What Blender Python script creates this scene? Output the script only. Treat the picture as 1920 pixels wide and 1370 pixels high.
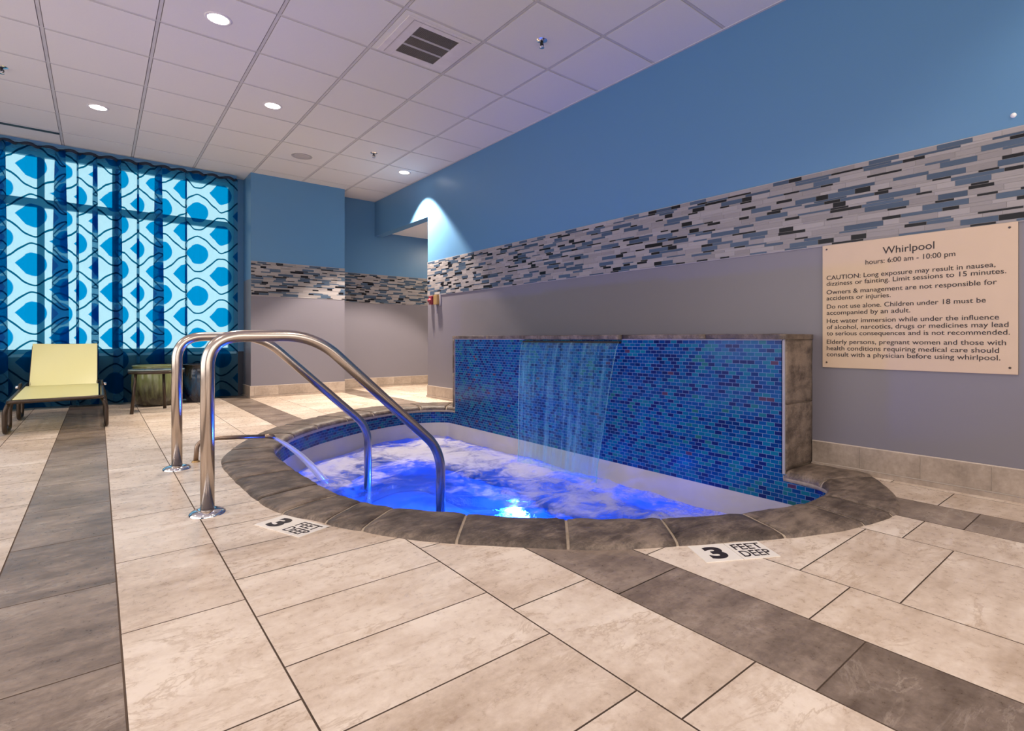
import bpy, bmesh, math, random
from mathutils import Vector, Matrix, noise
S = bpy.context.scene
for o in list(bpy.data.objects): bpy.data.objects.remove(o)
COL = S.collection
PI = math.pi
R = random.Random(7)

# ------------------------------------------------------------------ camera (eye 0.775 m above the deck, level, shifted lens)
CAMZ = 0.775
FPX, YAW, HZ, CX = 991.685, 0.7022, 634.192, 1022.765
cd = bpy.data.cameras.new('camera')
cd.sensor_width = 36.0; cd.sensor_fit = 'HORIZONTAL'
cd.lens = FPX / 1920 * 36.0
cd.shift_x = -(CX - 960) / 1920
cd.shift_y = (HZ - 685) / 1920
cd.clip_start = 0.02
cam = bpy.data.objects.new('camera', cd); COL.objects.link(cam)
cam.location = (0, 0, CAMZ)
cam.rotation_euler = (PI / 2, 0, -YAW)
S.camera = cam

# ------------------------------------------------------------------ colour management, sampling aids
S.view_settings.view_transform = 'Standard'
S.view_settings.look = 'None'
S.view_settings.gamma = 1
S.view_settings.use_curve_mapping = False
S.view_settings.exposure = 0.0
cy = S.cycles
cy.use_denoising = True
cy.max_bounces = 10; cy.diffuse_bounces = 5; cy.glossy_bounces = 4
cy.transmission_bounces = 8; cy.transparent_max_bounces = 24
cy.caustics_reflective = False; cy.caustics_refractive = False
cy.sample_clamp_indirect = 6.0

# ------------------------------------------------------------------ world: bright daylight haze outside the window
W = bpy.data.worlds.new('world'); S.world = W; W.use_nodes = True
wb = W.node_tree.nodes['Background']
wb.inputs[0].default_value = (0.90, 0.97, 1.0, 1); wb.inputs[1].default_value = 1.75

# ------------------------------------------------------------------ lamps
WARM = (1.0, 0.86, 0.73)
def spot(name, loc, power, size=94, blend=0.35, col=WARM, rot=(0, 0, 0), rad=0.05):
    l = bpy.data.lights.new(name, 'SPOT'); l.energy = power; l.color = col
    l.spot_size = math.radians(size); l.spot_blend = blend; l.shadow_soft_size = rad
    o = bpy.data.objects.new(name, l); COL.objects.link(o); o.location = loc; o.rotation_euler = rot
    return o
def area(name, loc, power, sx, sy, col, rot=(0, 0, 0), spread=PI):
    l = bpy.data.lights.new(name, 'AREA'); l.energy = power; l.color = col
    l.shape = 'RECTANGLE'; l.size = sx; l.size_y = sy; l.spread = spread
    o = bpy.data.objects.new(name, l); COL.objects.link(o); o.location = loc; o.rotation_euler = rot
    return o
CEIL = 2.927
LIGHTS = [(0.618, 4.143), (0.0, 6.456), (1.233, 5.366), (3.032, 6.418)]
LPOW = [80, 110, 100, 880]
# the same room's downlights that lie outside the frame
for k, (x, y, p) in enumerate([(1.6, 1.15, 75), (-0.7, 2.0, 75), (1.0, -0.9, 60), (-1.9, 4.3, 110), (2.75, -0.2, 60)]):
    spot('ceiling_lamp', (x, y, CEIL - 0.03), p, 130, 0.6, rad=0.12)
# fill panels added left of and behind the camera to lift walls and ceiling
area('left_fill', (-3.9, 2.6, 1.5), 170, 2.4, 7.5, (1.0, 0.93, 0.90), (0, -PI / 2, 0))
area('rear_fill', (0.2, -2.4, 1.5), 110, 5.5, 2.2, (1.0, 0.90, 0.84), (PI / 2, 0, 0))
area('hall_lamp', (4.9, 7.0, 2.40), 40, 0.6, 0.6, (1.0, 0.82, 0.62))
BLUE = (0.01, 0.11, 1.0)
spot('pool_lamp', (2.42, 3.245, -0.98), 380, 165, 0.4, BLUE, (0, PI / 2, 0), 0.08)
spot('pool_fill_opposite', (1.44, 3.245, -0.98), 380, 165, 0.4, BLUE, (0, -PI / 2, 0), 0.08)  # unseen second lamp, added to light the mosaic wall from below

# ================================================================== materials
def mat(name):
    m = bpy.data.materials.new(name); m.use_nodes = True
    m.node_tree.nodes.clear()
    return m, m.node_tree
class NT:
    def __init__(s, name):
        s.m, s.t = mat(name); s.out = s.n('ShaderNodeOutputMaterial')
    def n(s, typ, ins=None, **kw):
        nd = s.t.nodes.new(typ)
        for k, v in kw.items(): setattr(nd, k, v)
        for k, v in (ins or {}).items():
            sk = nd.inputs[k]
            if isinstance(v, bpy.types.NodeSocket): s.t.links.new(v, sk)
            elif isinstance(v, bpy.types.Node): s.t.links.new(v.outputs[0], sk)
            else:
                if hasattr(sk.default_value, '__len__') and len(sk.default_value) == 4 and len(v) == 3: v = (*v, 1)
                sk.default_value = v
        return nd
    def math(s, op, a, b=None, c=None, clamp=False):
        d = {0: a}
        if b is not None: d[1] = b
        if c is not None: d[2] = c
        return s.n('ShaderNodeMath', d, operation=op, use_clamp=clamp).outputs[0]
    def mix(s, f, a, b, blend='MIX'):
        nd = s.n('ShaderNodeMix', data_type='RGBA', blend_type=blend)
        for i, v in ((0, f), (6, a), (7, b)):
            sk = nd.inputs[i]
            if isinstance(v, bpy.types.NodeSocket): s.t.links.new(v, sk)
            elif i == 0: sk.default_value = v
            else: sk.default_value = (*v[:3], 1)
        return nd.outputs[2]
    def ramp(s, f, stops, interp='LINEAR'):
        nd = s.n('ShaderNodeValToRGB', {0: f}); cr = nd.color_ramp; cr.interpolation = interp
        while len(cr.elements) < len(stops): cr.elements.new(0.5)
        for e, (p, c) in zip(cr.elements, stops):
            e.position = p; e.color = (*c[:3], 1) if len(c) >= 3 else (c[0],) * 3 + (1,)
        return nd.outputs[0]
    def noise(s, vec, scale, detail=4, rough=0.55, out=0, **kw):
        d = {'Scale': scale, 'Detail': detail, 'Roughness': rough}
        if vec is not None: d['Vector'] = vec
        d.update(kw)
        return s.n('ShaderNodeTexNoise', d).outputs[out]
    def obj(s): return s.n('ShaderNodeTexCoord').outputs['Object']
    def uv(s): return s.n('ShaderNodeTexCoord').outputs['UV']
    def scale(s, vec, sc, loc=(0, 0, 0), rot=(0, 0, 0)):
        return s.n('ShaderNodeMapping', {0: vec, 1: loc, 2: rot, 3: sc}).outputs[0]
    def rnd(s): return s.n('ShaderNodeNewGeometry').outputs['Random Per Island']
    def bump(s, h, strength=0.2, dist=0.01):
        return s.n('ShaderNodeBump', {'Height': h, 'Strength': strength, 'Distance': dist}).outputs[0]
    def pbr(s, col, rough=0.5, metal=0.0, normal=None, spec=0.5, **kw):
        d = {'Base Color': col, 'Roughness': rough, 'Metallic': metal, 'Specular IOR Level': spec}
        if normal is not None: d['Normal'] = normal
        d.update(kw)
        b = s.n('ShaderNodeBsdfPrincipled', d)
        return b.outputs[0]
    def done(s, sh):
        s.t.links.new(sh, s.out.inputs[0]); return s.m
def simple(name, col, rough=0.5, metal=0.0, spec=0.5, vary=0.06, sc=9, bump=0.0):
    t = NT(name); nz = t.noise(t.obj(), sc, 3)
    c = t.mix(t.ramp(nz, [(0.3, (0, 0, 0)), (0.7, (1, 1, 1))]), [v * (1 - vary) for v in col], [min(1, v * (1 + vary)) for v in col])
    nrm = t.bump(t.noise(t.obj(), 160, 2), bump, 0.002) if bump else None
    return t.done(t.pbr(c, rough, metal, nrm, spec))

def stone_tile(name, dark, mid, light, rough, bump, sc=1.0, vein=None, vamt=0.35):
    """weathered slate-look porcelain: every tile gets its own offset and streak direction"""
    t = NT(name); r = t.rnd(); o = t.obj()
    off = t.n('ShaderNodeCombineXYZ', {0: t.math('MULTIPLY', r, 37.0), 1: t.math('MULTIPLY', r, 91.0), 2: t.math('MULTIPLY', r, 13.0)}).outputs[0]
    v = t.n('ShaderNodeVectorMath', {0: o, 1: off}, operation='ADD').outputs[0]
    big = t.noise(v, 3.2 * sc, 5, 0.6)
    st = t.noise(t.scale(v, (3 * sc, 13 * sc, 8 * sc), rot=(0, 0, 0.5)), 1.0, 6, 0.62)
    fine = t.noise(v, 38 * sc, 5, 0.7)
    f = t.math('ADD', t.math('MULTIPLY', big, 0.5), t.math('ADD', t.math('MULTIPLY', st, 0.32), t.math('MULTIPLY', fine, 0.30)))
    f = t.math('ADD', f, t.math('MULTIPLY', t.math('SUBTRACT', r, 0.5), 0.10))
    c = t.ramp(f, [(0.40, dark), (0.54, mid), (0.68, light)])
    if vein:
        vn = t.noise(t.scale(v, (2.2 * sc, 5.5 * sc, 3 * sc), rot=(0, 0, 0.8)), 1.0, 7, 0.66, Distortion=0.6)
        ridge = t.n('ShaderNodeMapRange', {0: t.math('ABSOLUTE', t.math('SUBTRACT', vn, 0.5)), 1: 0.0, 2: 0.022, 3: 1.0, 4: 0.0}).outputs[0]
        ridge = t.math('MULTIPLY', ridge, t.n('ShaderNodeMapRange', {0: big, 1: 0.42, 2: 0.60, 3: 0.0, 4: vamt}).outputs[0])
        c = t.mix(ridge, c, vein)
    rr = t.ramp(fine, [(0.3, (rough - 0.08,) * 3), (0.7, (rough + 0.1,) * 3)])
    return t.done(t.pbr(c, rr, 0, t.bump(t.math('ADD', st, t.math('MULTIPLY', fine, 0.6)), bump, 0.004), 0.4))

M = {}
M['tile_light'] = stone_tile('beige_floor_tile', (0.42, 0.315, 0.23), (0.61, 0.495, 0.395), (0.77, 0.665, 0.56), 0.31, 0.15, 1.0, (0.36, 0.24, 0.15), 0.5)
M['tile_dark'] = stone_tile('slate_floor_tile', (0.10, 0.071, 0.053), (0.188, 0.142, 0.112), (0.31, 0.24, 0.19), 0.33, 0.25, 1.3, (0.42, 0.35, 0.29), 0.55)
M['grout'] = simple('floor_grout', (0.17, 0.12, 0.09), 0.9)
M['base_tile'] = stone_tile('baseboard_tile', (0.21, 0.165, 0.13), (0.32, 0.255, 0.205), (0.43, 0.35, 0.285), 0.45, 0.12)
M['base_grout'] = simple('baseboard_grout', (0.55, 0.47, 0.40), 0.8)
M['coping'] = stone_tile('coping_slate', (0.032, 0.022, 0.017), (0.100, 0.074, 0.058), (0.23, 0.175, 0.135), 0.45, 0.9, 2.6, (0.27, 0.21, 0.165), 0.5)
M['mortar'] = simple('coping_mortar', (0.36, 0.29, 0.22), 0.9, vary=0.15, sc=40, bump=0.4)

def paint(name, col):
    t = NT(name)
    return t.done(t.pbr(col, 0.36, 0, t.bump(t.noise(t.obj(), 220, 2), 0.05, 0.001), 0.4))
M['blue_paint'] = paint('blue_wall_paint', (0.088, 0.21, 0.37, 1))
M['grey_paint'] = paint('grey_wall_paint', (0.172, 0.160, 0.186, 1))
M['low_shade'] = paint('window_wall_shade', (0.018, 0.022, 0.04, 1))  # blue-grey wall colour darkened to stand for shade behind the curtain
M['white_paint'] = paint('white_ceiling_paint', (0.88, 0.84, 0.78, 1))

t = NT('ceiling_panel'); nz = t.noise(t.obj(), 240, 3)
M['panel'] = t.done(t.pbr(t.mix(nz, (0.62, 0.60, 0.60), (0.68, 0.66, 0.66)), 0.9, 0, t.bump(nz, 0.12, 0.002), 0.1))
M['tbar'] = simple('ceiling_grid_bar', (0.50, 0.48, 0.49), 0.6)
M['gap'] = simple('ceiling_shadow_gap', (0.22, 0.20, 0.21), 0.9)

def mosaic(name):
    t = NT(name); u = t.uv(); sp = t.n('ShaderNodeSeparateXYZ', {0: u})
    U, V = sp.outputs[0], sp.outputs[1]
    tw, th = 0.0485, 0.0238
    vr = t.math('DIVIDE', V, th); row = t.math('FLOOR', vr)
    us = t.math('ADD', t.math('DIVIDE', U, tw), t.math('MULTIPLY', t.math('FLOORED_MODULO', row, 2.0), 0.5))
    colm = t.math('FLOOR', us)
    fu, fv = t.math('FRACT', us), t.math('FRACT', vr)
    gu = t.math('MINIMUM', fu, t.math('SUBTRACT', 1.0, fu)); gv = t.math('MINIMUM', fv, t.math('SUBTRACT', 1.0, fv))
    du, dv = t.math('MULTIPLY', gu, tw), t.math('MULTIPLY', gv, th)
    d = t.math('MINIMUM', du, dv)
    tile = t.n('ShaderNodeMapRange', {0: d, 1: 0.0009, 2: 0.0016}).outputs[0]
    wn = t.n('ShaderNodeTexWhiteNoise', {0: t.n('ShaderNodeCombineXYZ', {0: colm, 1: row, 2: 3.0}).outputs[0]}, noise_dimensions='3D')
    big = t.noise(t.scale(u, (1, 1, 1)), 1.7, 3, 0.6)
    f = t.math('ADD', t.math('MULTIPLY', wn.outputs[0], 0.72), t.math('MULTIPLY', t.math('SUBTRACT', big, 0.36), 1.0))
    c = t.ramp(f, [(0.0, (0.003, 0.008, 0.06)), (0.12, (0.002, 0.018, 0.10)), (0.3, (0.002, 0.042, 0.175)), (0.5, (0.003, 0.066, 0.215)),
                   (0.66, (0.002, 0.092, 0.205)), (0.8, (0.005, 0.125, 0.21)), (0.93, (0.012, 0.11, 0.12))])
    odd = t.math('GREATER_THAN', t.n('ShaderNodeSeparateColor', {0: wn.outputs[1]}).outputs[2], 0.988)
    c = t.mix(odd, c, (0.065, 0.03, 0.075))
    drk = t.math('GREATER_THAN', t.n('ShaderNodeSeparateColor', {0: wn.outputs[1]}).outputs[1], 0.87)
    c = t.mix(drk, c, (0.006, 0.016, 0.10))
    c2 = t.mix(tile, (0.13, 0.20, 0.34), c)
    rgh = t.mix(tile, (0.8, 0.8, 0.8), (0.16, 0.16, 0.16))
    return t.done(t.pbr(c2, rgh, 0, t.bump(tile, 0.35, 0.0015), 0.18))
M['mosaic'] = mosaic('blue_glass_mosaic')
M['plaster'] = simple('pool_plaster', (0.45, 0.415, 0.405), 0.7, vary=0.05, sc=5, bump=0.1)
M['navy_trim'] = simple('navy_trim_tile', (0.012, 0.03, 0.09), 0.3)

def strip(name, a, b, rough, sc):
    t = NT(name); r = t.rnd()
    st = t.noise(t.scale(t.obj(), sc), 1.0, 3, 0.6)
    f = t.math('ADD', t.math('MULTIPLY', r, 0.55), t.math('MULTIPLY', st, 0.5))
    return t.done(t.pbr(t.mix(f, a, b), rough, 0, None, 0.25))
M['strip_light'] = strip('grey_stone_strip', (0.175, 0.16, 0.16), (0.35, 0.325, 0.32), 0.45, (9, 9, 260))
M['strip_blue'] = strip('blue_glass_strip', (0.030, 0.050, 0.085), (0.078, 0.115, 0.168), 0.3, (3, 3, 30))
M['strip_black'] = strip('black_glass_strip', (0.002, 0.002, 0.004), (0.006, 0.006, 0.009), 0.35, (3, 3, 3))
M['strip_grout'] = simple('strip_grout', (0.33, 0.31, 0.32), 0.85)

def brushed(name, col, rough):
    t = NT(name)
    nz = t.noise(t.obj(), 3.0, 2)
    return t.done(t.pbr(col, t.ramp(nz, [(0.3, (rough * 0.8,) * 3), (0.7, (rough * 1.25,) * 3)]), 1.0))
M['steel'] = brushed('brushed_steel', (0.54, 0.47, 0.41, 1), 0.21)
M['chrome'] = brushed('polished_chrome', (0.80, 0.80, 0.82, 1), 0.07)
M['bronze'] = simple('bronze_metal', (0.060, 0.044, 0.034), 0.35, 0.7)
M['spout'] = simple('tarnished_spout_metal', (0.30, 0.22, 0.165), 0.33, 0.85)
M['dark_metal'] = simple('dark_metal', (0.02, 0.02, 0.02), 0.5, 0.5)
M['white_enamel'] = simple('white_enamel', (0.62, 0.58, 0.60), 0.5)
M['grey_plastic'] = simple('grey_plastic', (0.36, 0.34, 0.35), 0.6)
M['white_plastic'] = simple('white_plastic', (0.75, 0.75, 0.75), 0.4)
M['red_metal'] = simple('red_enamel', (0.20, 0.018, 0.03), 0.35)
M['brass'] = simple('brass_box', (0.42, 0.27, 0.11), 0.4, 0.5)
M['frame'] = simple('window_frame_paint', (0.02, 0.36, 0.52), 0.45)
M['ivory'] = simple('ivory_sign_board', (0.545, 0.405, 0.285), 0.45, vary=0.02)
M['letter'] = simple('dark_brown_lettering', (0.022, 0.014, 0.014), 0.6)
M['ink'] = simple('black_marker_ink', (0.02, 0.012, 0.012), 0.5)
M['marker'] = simple('white_marker_tile', (0.82, 0.77, 0.70), 0.35, vary=0.03)
M['screw'] = simple('sign_screw_metal', (0.10, 0.08, 0.07), 0.35, 0.8)

t = NT('lamp_lens'); M['lens'] = t.done(t.n('ShaderNodeEmission', {0: (1.0, 0.95, 0.88), 1: 14.0}).outputs[0])
t = NT('pool_lamp_lens'); M['pool_lens'] = t.done(t.n('ShaderNodeEmission', {0: (0.85, 0.93, 1.0), 1: 110.0}).outputs[0])

t = NT('window_glass')
fr = t.n('ShaderNodeFresnel', {0: 1.45})
M['glass'] = t.done(t.n('ShaderNodeMixShader', {0: t.math('MULTIPLY', fr.outputs[0], 0.6), 1: t.n('ShaderNodeBsdfTransparent', {0: (0.93, 0.98, 0.97)}).outputs[0], 2: t.n('ShaderNodeBsdfGlossy', {1: 0.02}).outputs[0]}).outputs[0])

def sling(name, col):
    t = NT(name); u = t.obj()
    wv = t.noise(t.scale(u, (300, 300, 300)), 1.0, 1)
    c = t.mix(wv, [v * 0.92 for v in col], col)
    d = t.pbr(c, 0.38, 0, None, 0.6)
    tr = t.n('ShaderNodeBsdfTranslucent', {0: c}).outputs[0]
    return t.done(t.n('ShaderNodeMixShader', {0: 0.3, 1: d, 2: tr}).outputs[0])
M['sling'] = sling('lime_sling_mesh', (0.90, 0.87, 0.44))

def glaze(name, top, low, sp):
    t = NT(name); o = t.obj(); z = t.n('ShaderNodeSeparateXYZ', {0: o}).outputs[2]
    st = t.noise(t.scale(o, (22, 22, 3)), 1.0, 4, 0.7)
    f = t.math('ADD', t.math('MULTIPLY', z, 2.6), t.math('MULTIPLY', t.math('SUBTRACT', st, 0.5), 1.6))
    c = t.ramp(f, [(0.15, low), (0.55, sp), (0.95, top)])
    return t.done(t.pbr(c, 0.18, 0, t.bump(st, 0.15, 0.004), 0.6))
M['glaze_green'] = glaze('olive_green_glaze', (0.20, 0.24, 0.10), (0.03, 0.024, 0.014), (0.11, 0.12, 0.05))
M['glaze_blue'] = glaze('deep_blue_glaze', (0.008, 0.007, 0.010), (0.004, 0.007, 0.024), (0.006, 0.045, 0.11))
t = NT('table_glass')
M['table_glass'] = t.done(t.pbr((0.16, 0.20, 0.19, 1), 0.08, 0, None, 0.8))

# water surface: part straight-through, part refracting, mirror by angle, foam where the jets churn
def water():
    t = NT('spa_water'); o = t.obj(); sp = t.n('ShaderNodeSeparateXYZ', {0: o}); X, Y = sp.outputs[0], sp.outputs[1]
    warp = t.noise(o, 1.6, 2, out=1)
    v = t.n('ShaderNodeVectorMath', {0: o, 1: t.n('ShaderNodeVectorMath', {0: warp, 3: 0.55}, operation='SCALE').outputs[0]}, operation='ADD').outputs[0]
    n1 = t.noise(t.scale(v, (2.2, 2.2, 2.2)), 1.0, 7, 0.62)
    n2 = t.noise(t.scale(v, (9, 9, 9)), 1.0, 6, 0.65)
    # churned water rings the bench, thickest under the fall and by the far jet
    ex = t.math('DIVIDE', t.math('SUBTRACT', X, 1.72), 0.86); ey = t.math('DIVIDE', t.math('SUBTRACT', Y, 2.9), 1.70)
    rr = t.math('SQRT', t.math('ADD', t.math('MULTIPLY', ex, ex), t.math('MULTIPLY', ey, ey)))
    bias = t.n('ShaderNodeMapRange', {0: rr, 1: 0.35, 2: 1.12, 3: -0.12, 4: 0.20}).outputs[0]
    f = t.math('ADD', t.math('ADD', n1, t.math('MULTIPLY', t.math('SUBTRACT', n2, 0.5), 0.6)), bias)
    foam = t.n('ShaderNodeMapRange', {0: f, 1: 0.46, 2: 0.80, 3: 0.0, 4: 0.86}, interpolation_type='SMOOTHSTEP').outputs[0]
    nrm = t.bump(t.math('ADD', n1, t.math('MULTIPLY', n2, 0.5)), 0.35, 0.05)
    tr = t.n('ShaderNodeBsdfTransparent', {0: (0.34, 0.62, 1.0)}).outputs[0]
    rf = t.n('ShaderNodeBsdfRefraction', {0: (0.18, 0.50, 1.0), 1: 0.02, 2: 1.33, 'Normal': nrm}).outputs[0]
    body = t.n('ShaderNodeMixShader', {0: 0.68, 1: tr, 2: rf}).outputs[0]
    fres = t.n('ShaderNodeFresnel', {0: 1.33, 'Normal': nrm}).outputs[0]
    w = t.n('ShaderNodeMixShader', {0: t.math('MULTIPLY', fres, 0.55), 1: body, 2: t.n('ShaderNodeBsdfGlossy', {0: (1, 1, 1), 1: 0.04, 'Normal': nrm}).outputs[0]}).outputs[0]
    fd = t.n('ShaderNodeBsdfDiffuse', {0: (0.50, 0.48, 0.49), 'Normal': nrm}).outputs[0]
    ft = t.n('ShaderNodeBsdfTranslucent', {0: (0.55, 0.65, 0.85)}).outputs[0]
    fm = t.n('ShaderNodeMixShader', {0: 0.07, 1: fd, 2: ft}).outputs[0]
    return t.done(t.n('ShaderNodeMixShader', {0: foam, 1: w, 2: fm}).outputs[0])
M['water'] = water()

def fall(name, lo, hi, sc, tint, cov, body=(0.28, 0.74, 0.82)):
    t = NT(name); u = t.uv()
    st = t.noise(t.scale(u, sc), 1.0, 5, 0.62)
    st2 = t.noise(t.scale(u, (sc[0] * 0.35, sc[1] * 2.2, 1)), 1.0, 3, 0.6)
    f = t.math('ADD', t.math('MULTIPLY', st, 0.75), t.math('MULTIPLY', st2, 0.3))
    m = t.n('ShaderNodeMapRange', {0: f, 1: lo, 2: hi, 3: cov[0], 4: cov[1]}, interpolation_type='SMOOTHSTEP').outputs[0]
    tr = t.n('ShaderNodeBsdfTransparent', {0: tint}).outputs[0]
    nrm = t.bump(st, 0.15, 0.01)
    gl = t.n('ShaderNodeBsdfGlossy', {0: (0.9, 0.97, 1.0), 1: 0.12, 'Normal': nrm}).outputs[0]
    df = t.n('ShaderNodeBsdfDiffuse', {0: body}).outputs[0]
    tl = t.n('ShaderNodeBsdfTranslucent', {0: body}).outputs[0]
    w = t.n('ShaderNodeMixShader', {0: 0.5, 1: df, 2: tl}).outputs[0]
    w = t.n('ShaderNodeMixShader', {0: 0.18, 1: w, 2: gl}).outputs[0]
    a = t.n('ShaderNodeMixShader', {0: m, 1: tr, 2: w}).outputs[0]
    return t.done(a)
M['fall'] = fall('falling_water', 0.42, 0.72, (17, 0.9, 1), (0.88, 0.97, 0.99), (0.05, 0.50))
M['jet'] = fall('jet_water', 0.30, 0.70, (10, 2.0, 1), (0.92, 0.95, 1.0), (0.5, 0.92), (0.85, 0.85, 0.92))

# curtain: sheer voile printed with drops between wavy lines, seen against the daylight
def curtain_mat():
    t = NT('printed_voile'); sp = t.n('ShaderNodeSeparateXYZ', {0: t.uv()}); U, V = sp.outputs[0], sp.outputs[1]
    L, P = 0.56, 0.535
    # lattice of drops: centre columns every L/2, alternate columns shifted by P/2
    def drop(du, dv):
        uu = t.math('SUBTRACT', t.math('FLOORED_MODULO', t.math('ADD', U, du + L / 2), L), L / 2)
        vv = t.math('SUBTRACT', t.math('FLOORED_MODULO', t.math('ADD', V, dv + P / 2), P), P / 2)
        r = 0.118
        # pointed toward -u: shrink height as u goes to the left tip
        un = t.math('DIVIDE', uu, r); vn = t.math('DIVIDE', t.math('ABSOLUTE', vv), r * 1.08)
        circ = t.math('SQRT', t.math('ADD', t.math('MULTIPLY', un, un), t.math('MULTIPLY', vn, vn)))
        tip = t.math('ADD', vn, t.math('MULTIPLY', t.math('ADD', un, 1.28), -1.12))       # wedge from the tip
        left = t.math('LESS_THAN', un, -0.62)
        tipd = t.math('ADD', 1.0, tip)
        return t.math('ADD', t.math('MULTIPLY', left, tipd), t.math('MULTIPLY', t.math('SUBTRACT', 1.0, left), circ))
    d = t.math('MINIMUM', drop(0, 0), drop(L / 2, P / 2))
    isdrop = t.n('ShaderNodeMapRange', {0: d, 1: 1.03, 2: 0.97}).outputs[0]
    # ogee lines: v = (k+1/2)P +/- A cos(2 pi u / L), two families
    cu = t.math('COSINE', t.math('MULTIPLY', U, 2 * PI / L))
    def line(sign, off):
        cc = t.math('MULTIPLY', cu, 0.094 * sign)
        w = t.math('SUBTRACT', t.math('FLOORED_MODULO', t.math('ADD', t.math('ADD', V, cc), off + P / 2), P), P / 2)
        slope = t.math('SQRT', t.math('ADD', 1.0, t.math('POWER', t.math('MULTIPLY', t.math('SINE', t.math('MULTIPLY', U, 2 * PI / L)), 0.094 * 2 * PI / L), 2.0)))
        return t.math('DIVIDE', t.math('ABSOLUTE', w), slope)
    a = t.math('MINIMUM', line(1.0, 0.136), line(-1.0, -0.136))
    isline = t.n('ShaderNodeMapRange', {0: a, 1: 0.0105, 2: 0.0070}).outputs[0]
    weave = t.noise(t.scale(t.uv(), (90, 14, 1)), 1.0, 3, 0.7)
    ground = t.mix(weave, (0.54, 0.78, 0.88), (0.72, 0.90, 0.96))
    col = t.mix(isdrop, ground, (0.0, 0.30, 0.62))
    col = t.mix(isline, col, (0.0, 0.12, 0.22))
    tr = t.n('ShaderNodeBsdfTransparent', {0: col}).outputs[0]
    tl = t.n('ShaderNodeBsdfTranslucent', {0: t.mix(1.0, col, (0.14, 0.55, 0.80), 'MULTIPLY')}).outputs[0]
    df = t.n('ShaderNodeBsdfDiffuse', {0: t.mix(1.0, col, (0.05, 0.14, 0.22), 'MULTIPLY')}).outputs[0]
    s1 = t.n('ShaderNodeMixShader', {0: 0.70, 1: tl, 2: tr}).outputs[0]
    return t.done(t.n('ShaderNodeMixShader', {0: 0.2, 1: s1, 2: df}).outputs[0])
M['voile'] = curtain_mat()
M['tape'] = simple('navy_heading_tape', (0.006, 0.012, 0.03), 0.8)

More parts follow.
